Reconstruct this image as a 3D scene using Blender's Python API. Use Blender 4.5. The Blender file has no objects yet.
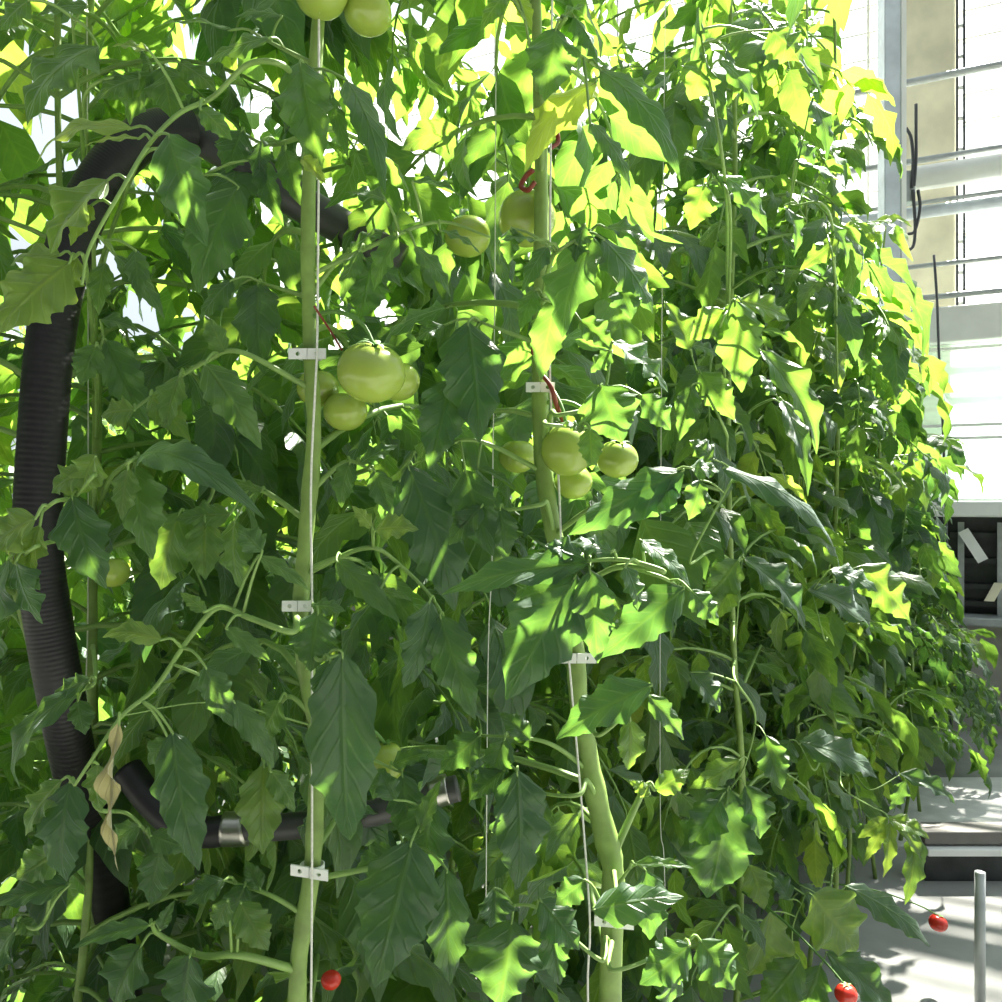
import bpy, math, random
import numpy as np
rng = np.random.default_rng(11)
random.seed(5)
C = bpy.context.scene.collection
F, CX, CY, H = 870.0, 501.0, 501.0, 1.6          # focal length in pixels, centre, eye height


def P(x, y, d):
    """a point of the place, at distance d ahead of the eye"""
    return np.array([(x - CX) / F * d, d, H - (y - CY) / F * d])


def nz(v):
    v = np.asarray(v, float)
    return v / (np.linalg.norm(v) + 1e-12)


# ------------------------------------------------------------------ materials
def mat(name):
    m = bpy.data.materials.new(name)
    m.use_nodes = True
    nt = m.node_tree
    return m, nt, nt.nodes['Principled BSDF'], nt.nodes['Material Output']


def plain(name, col, rough=.5, metal=0., noise=.0, scale=20., bump=0., spec=.5, sss=0.):
    m, nt, b, out = mat(name)
    b.inputs['Roughness'].default_value = rough
    b.inputs['Metallic'].default_value = metal
    b.inputs['Specular IOR Level'].default_value = spec
    b.inputs['Base Color'].default_value = (*col, 1)
    if sss:
        b.inputs['Subsurface Weight'].default_value = sss
        b.inputs['Subsurface Radius'].default_value = (.6, .8, .2)
        b.inputs['Subsurface Scale'].default_value = .02
    if noise or bump:
        tc = nt.nodes.new('ShaderNodeTexCoord')
        n = nt.nodes.new('ShaderNodeTexNoise')
        n.inputs['Scale'].default_value = scale
        n.inputs['Detail'].default_value = 6
        nt.links.new(tc.outputs['Object'], n.inputs['Vector'])
        if noise:
            r = nt.nodes.new('ShaderNodeMapRange')
            r.inputs['From Min'].default_value = .3
            r.inputs['From Max'].default_value = .7
            r.inputs['To Min'].default_value = 1 - noise
            r.inputs['To Max'].default_value = 1 + noise
            nt.links.new(n.outputs['Fac'], r.inputs['Value'])
            v = nt.nodes.new('ShaderNodeVectorMath')
            v.operation = 'SCALE'
            v.inputs[0].default_value = col
            nt.links.new(r.outputs['Result'], v.inputs['Scale'])
            nt.links.new(v.outputs['Vector'], b.inputs['Base Color'])
        if bump:
            bp = nt.nodes.new('ShaderNodeBump')
            bp.inputs['Strength'].default_value = bump
            bp.inputs['Distance'].default_value = .01
            nt.links.new(n.outputs['Fac'], bp.inputs['Height'])
            nt.links.new(bp.outputs['Normal'], b.inputs['Normal'])
    return m


def leaf_material(name, upper, under, glow, tmix=.42, rough=.42):
    """upper / under / glow: colour ramps over the per-leaflet 'tone' (old dark blade .. yellow blade)"""
    m, nt, b, out = mat(name)
    N, Lk = nt.nodes, nt.links

    def ramp(cols, fac):
        r = N.new('ShaderNodeValToRGB')
        e = r.color_ramp.elements
        e[0].position, e[0].color = 0, (*cols[0], 1)
        e[1].position, e[1].color = 1, (*cols[2], 1)
        k = e.new(.5)
        k.color = (*cols[1], 1)
        Lk.new(fac, r.inputs['Fac'])
        return r.outputs['Color']
    at = N.new('ShaderNodeAttribute')
    at.attribute_name = 'tone'
    uv = N.new('ShaderNodeUVMap')
    sp = N.new('ShaderNodeSeparateXYZ')
    Lk.new(uv.outputs['UV'], sp.inputs['Vector'])

    def M(op, a, bb=None, cl=False):
        q = N.new('ShaderNodeMath')
        q.operation = op
        q.use_clamp = cl
        for i, x in enumerate((a, bb)):
            if x is None:
                continue
            if isinstance(x, (int, float)):
                q.inputs[i].default_value = x
            else:
                Lk.new(x, q.inputs[i])
        return q.outputs[0]
    av = M('ABSOLUTE', sp.outputs['X'])                       # 0 at the midrib, 1 at the margin
    mid = M('SUBTRACT', 1., M('MULTIPLY', av, 9.), True)
    side = M('FRACT', M('SUBTRACT', M('MULTIPLY', sp.outputs['Y'], 7.), M('MULTIPLY', av, 1.6)))
    sv = M('SUBTRACT', 1., M('MULTIPLY', M('ABSOLUTE', M('SUBTRACT', side, .5)), 7.), True)
    vein = M('MAXIMUM', mid, M('MULTIPLY', sv, .55))
    pos = N.new('ShaderNodeNewGeometry')
    nz_ = N.new('ShaderNodeTexNoise')
    nz_.inputs['Scale'].default_value = 45
    nz_.inputs['Detail'].default_value = 3
    Lk.new(pos.outputs['Position'], nz_.inputs['Vector'])
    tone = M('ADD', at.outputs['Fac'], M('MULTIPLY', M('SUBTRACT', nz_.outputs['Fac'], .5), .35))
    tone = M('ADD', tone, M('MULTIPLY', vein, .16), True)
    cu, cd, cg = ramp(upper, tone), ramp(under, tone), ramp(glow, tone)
    mx = N.new('ShaderNodeMix')
    mx.data_type = 'RGBA'
    Lk.new(pos.outputs['Backfacing'], mx.inputs['Factor'])
    Lk.new(cu, mx.inputs['A'])
    Lk.new(cd, mx.inputs['B'])
    Lk.new(mx.outputs['Result'], b.inputs['Base Color'])
    b.inputs['Roughness'].default_value = rough
    b.inputs['Specular IOR Level'].default_value = .5
    b.inputs['Sheen Weight'].default_value = .4
    b.inputs['Sheen Roughness'].default_value = .45
    b.inputs['Sheen Tint'].default_value = (.85, .95, 1, 1)
    bp = N.new('ShaderNodeBump')
    bp.inputs['Strength'].default_value = .55
    bp.inputs['Distance'].default_value = .004
    hgt = M('SUBTRACT', M('MULTIPLY', nz_.outputs['Fac'], 1.2), vein)
    Lk.new(hgt, bp.inputs['Height'])
    Lk.new(bp.outputs['Normal'], b.inputs['Normal'])
    t = N.new('ShaderNodeBsdfTranslucent')
    Lk.new(cg, t.inputs['Color'])
    ms = N.new('ShaderNodeMixShader')
    ms.inputs['Fac'].default_value = tmix
    Lk.new(b.outputs['BSDF'], ms.inputs[1])
    Lk.new(t.outputs['BSDF'], ms.inputs[2])
    Lk.new(ms.outputs['Shader'], out.inputs['Surface'])
    return m


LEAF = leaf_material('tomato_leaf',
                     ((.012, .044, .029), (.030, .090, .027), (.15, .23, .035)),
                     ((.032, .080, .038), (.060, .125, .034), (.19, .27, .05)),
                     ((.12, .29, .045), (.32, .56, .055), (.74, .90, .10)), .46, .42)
DRY = leaf_material('withered_leaf',
                    ((.30, .27, .10), (.42, .38, .16), (.55, .50, .25)),
                    ((.30, .27, .10), (.42, .38, .16), (.55, .50, .25)),
                    ((.30, .27, .10), (.42, .38, .16), (.55, .50, .25)), .25, .8)
STEM = plain('tomato_stem', (.20, .31, .07), .5, noise=.22, scale=35, bump=.15)
PETI = plain('leaf_stalk', (.20, .33, .08), .5, noise=.15, scale=40)
GREEN = plain('unripe_tomato_skin', (.31, .41, .07), .22, noise=.12, scale=14, sss=.25)
RED = plain('ripe_tomato_skin', (.55, .035, .02), .2, noise=.1, scale=14, sss=.2)
CALYX = plain('calyx_green', (.12, .26, .05), .6)
CLIP = plain('clip_plastic', (.80, .82, .76), .3, noise=.06, scale=60)
TWINE = plain('twine_fibre', (.74, .74, .66), .7, noise=.12, scale=300)
HOOK = plain('red_hook_plastic', (.20, .03, .015), .45)
BLACK = plain('black_rubber', (.010, .009, .011), .5, noise=.3, scale=80)
GREY = plain('grey_pipe_plastic', (.06, .06, .06), .42, noise=.25, scale=12)
RING = plain('coupling_metal', (.45, .43, .40), .3, 1.)
STEEL = plain('galvanised_steel', (.66, .72, .78), .42, .15, noise=.12, scale=9)
DULL = plain('weathered_steel', (.42, .45, .45), .5, .2, noise=.18, scale=12)
WHITE = plain('white_paint', (.88, .89, .86), .5, noise=.06, scale=6)
CONC = plain('pale_concrete', (.80, .76, .56), .85, noise=.22, scale=2.6, bump=.3)
CONC2 = plain('grey_concrete', (.34, .33, .29), .85, noise=.22, scale=3.5, bump=.3)
FLOOR = plain('floor_concrete', (.24, .245, .23), .75, noise=.28, scale=2.2, bump=.25)
SOIL = plain('outside_ground', (.30, .31, .24), .9, noise=.3, scale=1.5)
DARK = plain('dark_metal', (.045, .05, .048), .5, .2, noise=.4, scale=9)
CABLE = plain('cable_rubber', (.06, .065, .07), .5)
RAIL = plain('brown_grey_board', (.20, .19, .17), .7, noise=.2, scale=8)
SUNLIT_PALE = plain('sunlit_floor_pale', (.62, .62, .60), .4, noise=.15, scale=9, bump=.5)  # pale tone standing in for sunshine on the floor


def pane_material(name, col, clear):
    m, nt, b, out = mat(name)
    N, Lk = nt.nodes, nt.links
    tr = N.new('ShaderNodeBsdfTransparent')
    tl = N.new('ShaderNodeBsdfTranslucent')
    tl.inputs['Color'].default_value = (*col, 1)
    gl = N.new('ShaderNodeBsdfGlossy')
    gl.inputs['Roughness'].default_value = .08
    tc = N.new('ShaderNodeTexCoord')
    n = N.new('ShaderNodeTexNoise')
    n.inputs['Scale'].default_value = 3.
    mp = N.new('ShaderNodeMapping')
    mp.inputs['Scale'].default_value = (1, 1, 5)
    Lk.new(tc.outputs['Object'], mp.inputs['Vector'])
    Lk.new(mp.outputs['Vector'], n.inputs['Vector'])
    r = N.new('ShaderNodeMapRange')
    r.inputs['From Min'].default_value = .35
    r.inputs['From Max'].default_value = .65
    r.inputs['To Min'].default_value = max(0, 1 - clear - .12)
    r.inputs['To Max'].default_value = min(1, 1 - clear + .12)
    Lk.new(n.outputs['Fac'], r.inputs['Value'])
    a = N.new('ShaderNodeMixShader')
    Lk.new(r.outputs['Result'], a.inputs['Fac'])
    Lk.new(tr.outputs[0], a.inputs[1])
    Lk.new(tl.outputs[0], a.inputs[2])
    g = N.new('ShaderNodeMixShader')
    g.inputs['Fac'].default_value = .05
    Lk.new(a.outputs[0], g.inputs[1])
    Lk.new(gl.outputs[0], g.inputs[2])
    Lk.new(g.outputs[0], out.inputs['Surface'])
    return m


GLASS = pane_material('greenhouse_glass', (.85, .9, .88), .82)
POLY = pane_material('milky_sheet', (.58, .74, .66), .42)


# ------------------------------------------------------------------ mesh building
class MB:
    def __init__(s):
        s.v, s.q, s.m, s.uv, s.t, s.n = [], [], [], [], [], 0

    def add(s, v, q, m=0, uv=None, tone=.5):
        v = np.asarray(v, float)
        q = np.asarray(q, int)
        s.v.append(v)
        s.q.append(q + s.n)
        s.m.append(np.full(len(q), m, int))
        s.uv.append(np.zeros((len(v), 2)) + .5 if uv is None else uv)
        s.t.append(np.full(len(v), tone, float))
        s.n += len(v)

    def grid(s, G, m=0, uv=None, tone=.5, wrap=False):
        a, b = G.shape[:2]
        i = np.arange(a * b).reshape(a, b)
        if wrap:
            i = np.concatenate([i, i[:, :1]], 1)
        q = np.stack([i[:-1, :-1], i[:-1, 1:], i[1:, 1:], i[1:, :-1]], -1).reshape(-1, 4)
        s.add(G.reshape(-1, 3), q, m, None if uv is None else uv.reshape(-1, 2), tone)

    def tube(s, pts, rad, m=0, seg=8, caps=True):
        pts = np.asarray(pts, float)
        n = len(pts)
        rad = np.broadcast_to(np.asarray(rad, float), (n,)).copy()
        T = np.gradient(pts, axis=0)
        T /= np.linalg.norm(T, axis=1)[:, None] + 1e-12
        ref = np.array([0, 0, 1.]) if abs(T[0][2]) < .8 else np.array([1., 0, 0])
        U = nz(np.cross(T[0], ref))
        an = np.linspace(0, 2 * math.pi, seg, endpoint=False)
        rings = []
        for k in range(n):
            U = nz(U - T[k] * np.dot(U, T[k]))
            V = np.cross(T[k], U)
            rings.append(pts[k] + rad[k] * (np.cos(an)[:, None] * U + np.sin(an)[:, None] * V))
        if caps:
            rings.insert(0, np.repeat(pts[:1], seg, 0) + (rings[0] - pts[0]) * .02)
            rings.append(np.repeat(pts[-1:], seg, 0) + (rings[-1] - pts[-1]) * .02)
        s.grid(np.array(rings), m, wrap=True)

    def box(s, o, ex, ey, ez, m=0):
        """box with corner o and three edge vectors"""
        o, ex, ey, ez = [np.asarray(a, float) for a in (o, ex, ey, ez)]
        v = [o, o + ex, o + ex + ey, o + ey, o + ez, o + ex + ez, o + ex + ey + ez, o + ey + ez]
        q = [[0, 3, 2, 1], [4, 5, 6, 7], [0, 1, 5, 4], [1, 2, 6, 5], [2, 3, 7, 6], [3, 0, 4, 7]]
        if np.dot(np.cross(ex, ey), ez) < 0:
            q = [a[::-1] for a in q]
        s.add(v, q, m)

    def build(s, name, mats, parent=None, smooth=True, origin=None, bevel=0):
        me = bpy.data.meshes.new(name)
        v = np.concatenate(s.v)
        q = np.concatenate(s.q)
        if origin is None:
            origin = v.mean(0) if parent is None else np.zeros(3)
        if parent is not None:
            base = np.array(parent.matrix_basis.translation)
            pp = parent.parent
            while pp is not None:
                base = base + np.array(pp.matrix_basis.translation)
                pp = pp.parent
            off = base
            loc = np.zeros(3)
        else:
            off = np.asarray(origin, float)
            loc = off
        me.vertices.add(len(v))
        me.vertices.foreach_set('co', (v - off).astype(np.float32).ravel())
        me.loops.add(len(q) * 4)
        me.loops.foreach_set('vertex_index', q.astype(np.int32).ravel())
        me.polygons.add(len(q))
        me.polygons.foreach_set('loop_start', (np.arange(len(q)) * 4).astype(np.int32))
        me.polygons.foreach_set('material_index', np.concatenate(s.m).astype(np.int32))
        me.polygons.foreach_set('use_smooth', np.full(len(q), bool(smooth)))
        uvl = me.uv_layers.new(name='UVMap')
        uvl.data.foreach_set('uv', np.concatenate(s.uv)[q.ravel()].astype(np.float32).ravel())
        a = me.attributes.new('tone', 'FLOAT', 'POINT')
        a.data.foreach_set('value', np.concatenate(s.t).astype(np.float32))
        me.update(calc_edges=True)
        for mm in (mats if isinstance(mats, (list, tuple)) else [mats]):
            me.materials.append(mm)
        o = bpy.data.objects.new(name, me)
        o.location = loc
        C.objects.link(o)
        if parent is not None:
            o.parent = parent
        if bevel:
            b = o.modifiers.new('bevel', 'BEVEL')
            b.width = bevel
            b.segments = 2
            b.limit_method = 'ANGLE'
        return o


def tag(o, label=None, cat=None, group=None, kind=None):
    for k, x in (('label', label), ('category', cat), ('group', group), ('kind', kind)):
        if x:
            o[k] = x
    return o


def empty(name, loc, label, cat, group=None):
    o = bpy.data.objects.new(name, None)
    o.empty_display_size = .1
    C.objects.link(o)
    o.location = [float(a) for a in loc]
    return tag(o, label, cat, group)


def smooth_path(pts, n):
    """Catmull-Rom through pts"""
    p = np.asarray(pts, float)
    if len(p) < 3:
        t = np.linspace(0, 1, n)[:, None]
        return p[0] * (1 - t) + p[-1] * t
    q = np.concatenate([[2 * p[0] - p[1]], p, [2 * p[-1] - p[-2]]])
    out = []
    for u in np.linspace(0, len(p) - 1 - 1e-9, n):
        i = int(u)
        t = u - i
        a, b, c, d = q[i:i + 4]
        out.append(.5 * (2 * b + (c - a) * t + (2 * a - 5 * b + 4 * c - d) * t * t + (3 * b - a - 3 * c + d) * t ** 3))
    return np.array(out)


# ------------------------------------------------------------------ leaves
def leaflet(mb, B, T, W, nrm, bow=.1, fold=.3, tone=.4, ns=18, nv=3, lobe=.22, wave=.12, m=0, curl=.12, bowdir=None):
    B, T = np.asarray(B, float), np.asarray(T, float)
    a = T - B
    L = np.linalg.norm(a)
    if L < 1e-5:
        return
    a = a / L
    side = nz(np.cross(nrm, a))
    n = np.cross(a, side)
    s = np.linspace(0, 1, ns + 1)
    prof = np.sin(math.pi * np.clip(s, 0, 1) ** .66) ** .85
    prof = np.clip(prof, .0, 1) * (1 - .12 * s)
    prof[0], prof[-1] = .04, .02
    v = np.linspace(-1, 1, 2 * nv + 1)
    nl = 4.6 + rng.random() * 2
    ph = rng.random(2)
    S, V = np.meshgrid(s, v, indexing='ij')
    saw = lambda ph_: .5 + .42 * np.sin(2 * math.pi * (s * nl + ph_) + .55 * np.sin(2 * math.pi * (s * nl + ph_)))
    lob = np.where(V < 0, (1 - lobe + 2 * lobe * saw(ph[0]))[:, None], (1 - lobe + 2 * lobe * saw(ph[1]))[:, None])
    lob = 1 + (lob - 1) * np.abs(V) ** 2
    hw = (prof * W / 2)[:, None] * lob
    asym = 1 + .14 * (rng.random() - .5) * np.sign(V)
    f = fold * (.75 + .5 * rng.random())
    lat = hw * V * asym
    wv = wave * np.sin(2 * math.pi * (S * (2.2 + rng.random()) + ph[0]) + np.sign(V) * 1.1) * np.abs(V) ** 1.5 * hw * 1.6
    up = np.abs(lat) * math.sin(f) - (np.abs(V) ** 3) * hw * .25 + wv
    up = up - curl * L * np.clip(S - .55, 0, 1) ** 2 * 2.2
    skew = np.abs(V) ** 1.3 * hw * .28                         # margins sweep towards the tip
    bd = n if bowdir is None else nz(bowdir)
    Pn = (B + a * (S * L)[..., None] + a * (skew * (1 - S))[..., None] + side * (lat * math.cos(f))[..., None]
          + n * up[..., None] + bd * (bow * L * 4 * S * (1 - S))[..., None])
    mb.grid(Pn, m, np.stack([V, S], -1), float(np.clip(tone, 0, 1)))


UP = np.array([0, 0, 1.])


def compound(mb, base, az, L, lod=1, keep=None, tone=.35, lift=.35, nmax=9):
    """a whole pinnate tomato leaf growing from base towards azimuth az"""
    out = np.array([math.cos(az), math.sin(az), 0])
    d = nz(out + UP * lift)
    K = 9
    pts = [np.asarray(base, float)]
    g = .10 + .16 * rng.random()
    sw = rng.normal(0, .06)
    sidev = np.cross(UP, out)
    for k in range(K):
        pts.append(pts[-1] + d * L / K)
        d = nz(d - UP * g + sidev * sw)
    pts = np.array(pts)
    if keep is not None and not all(keep(pts[k] - UP * .05) for k in (4, 6, 8, 9)):
        return 0
    mb.tube(pts, np.linspace(.0042, .0016, K + 1) * (L / .36), 1, 5 if lod else 4, caps=False)
    ll = L * (.30 + .10 * rng.random())
    jobs = [(K, 0, 1.15)]
    for i, k in enumerate((3, 5, 7)):
        for sg in (-1, 1):
            jobs.append((k, sg, .72 + .16 * i))
    if lod:
        jobs += [(4, -1, .28), (6, 1, .28), (8, 1, .8), (8, -1, .8)]
    for k, sg, f in jobs:
        if rng.random() < .06:
            continue
        rd = nz(pts[min(k + 1, K)] - pts[k - 1])
        sd = nz(np.cross(UP, rd) + 1e-6)
        hang = .25 + 1.3 * rng.random()
        dr = nz(rd * (.55 if sg else 1.) + sd * sg * (.85 + .2 * rng.random()) - UP * hang + rng.normal(0, .15, 3))
        l = ll * f * (.85 + .3 * rng.random())
        b0 = pts[k] + dr * l * .12
        if lod:
            mb.tube([pts[k], b0], [.0016, .0012], 1, 4, caps=False)
        nr = UP * .75 + out * .55 + rng.normal(0, .38, 3)
        tn = tone + rng.normal(0, .07)
        ns, nv = (13, 2) if lod == 2 else (8, 2) if lod == 1 else (6, 1)
        tip = b0 + dr * l
        if tip[2] < .02:
            continue
        leaflet(mb, b0, tip, l * (.44 + .12 * rng.random()), nr, bow=.05 + .12 * rng.random(),
                fold=rng.normal(.25, .25), tone=tn, ns=ns, nv=nv, lobe=.13 if lod else .08, wave=.16, curl=.1 + .25 * rng.random())
    return 1


# ------------------------------------------------------------------ the row
th = math.radians(36)
U2 = np.array([math.sin(th), math.cos(th), 0])              # along the row, away from the eye
N2 = np.array([-math.cos(th), math.sin(th), 0])             # across the row, away from the aisle
P0 = np.array([-.23, 1.05, 0])


def row(t, off):
    return P0 + U2 * t + N2 * off


def face_depth(px, m):
    k = (px - CX) / F
    p = P0 - N2 * m
    den = U2[0] - U2[1] * k
    if den < .02:
        return 9.
    t = (p[1] * k - p[0]) / den
    return p[1] + t * U2[1]


# how far the trimmed face of the row reaches into the aisle, top to foot
EDGE_Y = (-60, 0, 170, 320, 430, 540, 620, 690, 740, 770, 810, 850, 1000)
EDGE_X = (838, 846, 886, 914, 938, 956, 972, 994, 998, 975, 925, 905, 880)


# height of the row along its length
TOP_T = (0, 2.25, 2.72, 3.2, 3.68, 4.15, 4.6, 5.05)
TOP_Z = (3.3, 3.3, 3.1, 2.75, 2.3, 1.8, 1.35, .95)


def keep_clear(p):
    """foliage stays behind the front leaves that are placed one by one"""
    if p[2] < .02:
        return False
    if p[1] < .35:
        return False
    px = CX + F * p[0] / p[1]
    py = CY - F * (p[2] - H) / p[1]
    if p[1] < .6:
        return False
    if px > np.interp(py, EDGE_Y, EDGE_X) + rng.normal(0, 9):
        return False
    if px > 960:
        return True
    if px < -60 or py < -60 or py > 1060:
        return p[1] > .95
    if px > 600:
        t = float(np.dot(p - P0, U2))
        top = np.interp(t, TOP_T, TOP_Z)
        lim = max(1.17, face_depth(px, .10 + .18 * np.interp(p[2] / top, (.42, .62), (0, 1))))
    else:
        lim = 1.17
    if px < 110:
        lim = 1.35
    return p[1] > lim


def stem_pts(x, y, top, wob=.03):
    n = 9
    z = np.linspace(0, top, n)
    p = np.stack([np.full(n, x) + rng.normal(0, wob, n), np.full(n, y) + rng.normal(0, wob, n), z], 1)
    p[0, :2] = (x, y)
    return smooth_path(p, 40)


def foliage(plant, stem, n, z0, lod, L=.38, keep=keep_clear, tone=(.30, .14), young=None):
    mb = MB()
    az = rng.random() * 6.28
    top = stem[-1][2]
    cnt = 0
    for i in range(n):
        f = ((i + rng.random() * .8) / n) ** 1.0
        if top > 2 and f > .7 and rng.random() < (f - .7) * 1.2:
            continue
        z = z0 + (top - z0) * f
        j = int(np.argmin(np.abs(stem[:, 2] - z)))
        az += 2.4 + rng.normal(0, .25)
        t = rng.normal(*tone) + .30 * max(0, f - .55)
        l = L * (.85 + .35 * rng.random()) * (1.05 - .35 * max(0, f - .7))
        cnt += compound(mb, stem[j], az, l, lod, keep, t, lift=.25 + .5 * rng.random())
    if cnt:
        mb.build('foliage', [LEAF, PETI], plant)


def make_plant(x, y, top, label, group, n, z0=.25, lod=1, L=.38, keep=keep_clear, r=.009, tone=(.30, .14)):
    pl = empty('tomato_plant', (x, y, 0), label, 'tomato plant', group)
    st = stem_pts(x, y, top)
    mb = MB()
    mb.tube(st, np.linspace(r, r * .5, len(st)) * (1 + .06 * rng.normal(0, 1, len(st))), 0, 8)
    mb.build('stem', STEM, pl)
    foliage(pl, st, n, z0, lod, L, keep, tone)
    return pl, st


# --- the plants whose stems and leaves stand in front
def front_plant(pts, rad, label):
    pts = np.array(pts)
    base = np.array([pts[0][0], pts[0][1], 0])
    pl = empty('tomato_plant', base, label, 'tomato plant', 'tomato plants along the aisle')
    st = smooth_path(pts, 90)
    r = np.interp(np.linspace(0, 1, 90), np.linspace(0, 1, len(rad)), rad)
    r = r * (1 + .05 * np.sin(np.arange(90) * .9) + .04 * rng.normal(0, 1, 90))
    mb = MB()
    mb.tube(st, r, 0, 12)
    mb.build('stem', STEM, pl)
    return pl, st


dA, dB = 1.03, 1.12
ptsA = [np.array([P(296, 1002, dA)[0], dA + .02, 0]), P(294, 1300, dA + .01)] + [P(x, y, dA) for x, y in
        ((297, 1002), (303, 930), (312, 870), (316, 800), (318, 740), (309, 690), (301, 620), (303, 570), (309, 500), (314, 430), (310, 350),
         (308, 250), (310, 150), (317, 40), (322, -60))] + [P(330, -300, dA + .05), P(322, -520, dA + .1)]
plA, stA = front_plant(ptsA, [.0105, .0105, .0105, .0105, .010, .0095, .0085, .0085, .007, .005],
                       'tomato plant with a long straight pale stem held by three white clips')
ptsB = [np.array([P(606, 1002, dB)[0], dB + .02, 0]), P(604, 1300, dB)] + [P(x, y, dB) for x, y in
        ((610, 1002), (612, 930), (613, 870), (604, 830), (590, 770), (579, 705), (575, 650), (564, 580), (552, 525), (543, 465), (540, 400),
         (540, 330), (541, 240), (541, 150), (538, 60), (534, -40))] + [P(528, -260, dB + .05), P(536, -470, dB + .1)]
plB, stB = front_plant(ptsB, [.014, .0145, .015, .0145, .012, .011, .0115, .009, .0085, .0065, .005],
                       'tomato plant with a thick stem that bends and forks near its foot')
dC = 1.5
ptsC = [np.array([P(96, 900, dC)[0], dC, 0])] + [P(x, y, dC) for x, y in ((95, 900), (92, 620), (97, 400), (85, 150), (92, -50), (90, -350))]
plC, stC = front_plant(ptsC, [.009, .009, .008, .006, .005],
                       'tomato plant beside the upright black hose, with yellowish leaves')
dD = face_depth(735, -.04)
ptsD = [np.array([P(733, 700, dD)[0], dD, 0])] + [P(x, y, dD) for x, y in ((742, 800), (733, 640), (728, 400), (735, 150), (728, -80), (735, -330))]
plD, stD = front_plant(ptsD, [.010, .009, .008, .006, .005],
                       'tomato plant with broad dark leaves, first past the thick bent stem')
dE = face_depth(835, -.04)
ptsE = [np.array([P(835, 700, dE)[0], dE, 0])] + [P(x, y, dE) for x, y in ((836, 800), (832, 640), (838, 400), (833, 200), (835, 50), (828, -160))]
plE, stE = front_plant(ptsE, [.010, .009, .008, .006, .005],
                       'tomato plant with yellow-green lower leaves, second past the thick bent stem')
PL = dict(A=(plA, stA, dA), B=(plB, stB, dB), C=(plC, stC, dC), D=(plD, stD, dD), E=(plE, stE, dE))


def hero_depth(px, py=500):
    return float(np.clip(face_depth(px, np.interp(py, (200, 560), (.36, .13))), .93, 3.2)) if px > 600 else .95


def hero(plant, d, rach, leaves, dry=False, rr=.0028):
    """one compound leaf: rach = its stalk, leaves = (base x, y, tip x, y, width, tone, tilt, bow)"""
    pl, st, ds = PL[plant]
    bases = np.array([l[:2] for l in leaves], float)
    if rach:
        R = [np.array(r, float) for r in rach]
    else:
        R = [bases.mean(0)]
    if d is None:
        d = hero_depth(R[0][0], bases[:, 1].mean())
    R3 = [P(r[0], r[1], d + .03 * math.sin(i * .7)) for i, r in enumerate(R)]
    start = R3[0]
    j = int(np.argmin(np.abs(st[:, 2] - (start[2] - .03 - .12 * abs(start[0] - st[45][0])))))
    s0 = st[j]
    if np.linalg.norm(start - s0) < .09:
        path = [s0] + (R3[1:] if len(R3) > 1 else R3)
    else:
        path = [s0, s0 * .45 + start * .55 + UP * .02] + R3
    path = smooth_path(path, 10 + 5 * len(path))
    mb = MB()
    mb.tube(path, np.linspace(rr * 1.35, rr * .55, len(path)), 1, 7)
    for l in leaves:
        bx, by, tx, ty, w = l[:5]
        tone = l[5] if len(l) > 5 else .3
        tilt = l[6] if len(l) > 6 else .45
        bow = l[7] if len(l) > 7 else .06
        dd = d + rng.normal(0, .012)
        Lpx = math.hypot(tx - bx, ty - by)
        Bp = P(bx, by, dd)
        Tp = P(tx, ty, dd + rng.normal(.0, .16) * Lpx / F * d)
        nr = np.array([0, -1., 0]) + UP * tilt + np.array([rng.normal(0, .3), 0, 0])
        k = int(np.argmin(np.linalg.norm(path - Bp, axis=1)))
        if np.linalg.norm(path[k] - Bp) > .004:
            q = smooth_path([path[k], path[k] * .5 + Bp * .5 + UP * .006, Bp, Bp + (Tp - Bp) * .05], 8)
            mb.tube(q, np.linspace(.0019, .0013, 8), 1, 5)
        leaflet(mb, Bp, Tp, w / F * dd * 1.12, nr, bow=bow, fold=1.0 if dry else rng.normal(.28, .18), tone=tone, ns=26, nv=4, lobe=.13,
                wave=.6 if dry else .16, m=2 if dry else 0, curl=rng.random() * .2)
    mb.build('leaf', [LEAF, PETI, DRY], pl)


# ---- left, top
hero('A', .90, [(277, 63), (247, 65), (213, 97), (180, 113), (150, 143), (123, 187), (90, 247), (82, 285)], [
    (150, 52, 112, 46, 16, .75, .8), (132, 128, 36, 162, 30, .85, .9, .16), (140, 138, 84, 146, 11, .8, .9),
    (168, 134, 206, 246, 56, .18, .35), (108, 180, 48, 252, 66, .72, .3), (92, 205, 70, 245, 22, .85, .3),
    (200, 108, 232, 140, 22, .5, .5)])
hero('C', .93, [(84, 258), (70, 262)], [(70, 262, -4, 330, 62, .75, .3), (78, 258, 68, 302, 30, .8, .2), (60, 255, 8, 262, 30, .72, .8)])
hero('C', .98, [], [(98, 46, 22, 120, 62, .45, .35, .1), (88, 6, 38, 14, 26, .45, .6), (30, 0, 0, 30, 26, .5, .5)])
hero('A', 1.02, [(305, 30), (262, 38)], [(232, 30, 150, 27, 18, .4, 1.6), (270, 38, 205, 64, 28, .45, .6), (282, 16, 232, 14, 20, .3, .9)])
hero('A', .96, [(310, 85), (304, 70)], [(300, 62, 320, 170, 56, .38, .3), (330, 95, 348, 158, 16, .3, .9), (302, 158, 326, 184, 22, .92, .3),  # yellow of the small low blade paints sunlight on it
                                        (346, 80, 386, 192, 30, .2, .6, .12)])
hero('C', 1.06, [(150, 150), (205, 175)], [(238, 186, 194, 292, 62, .25, .3), (262, 160, 282, 225, 30, .2, .4)])
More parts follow.
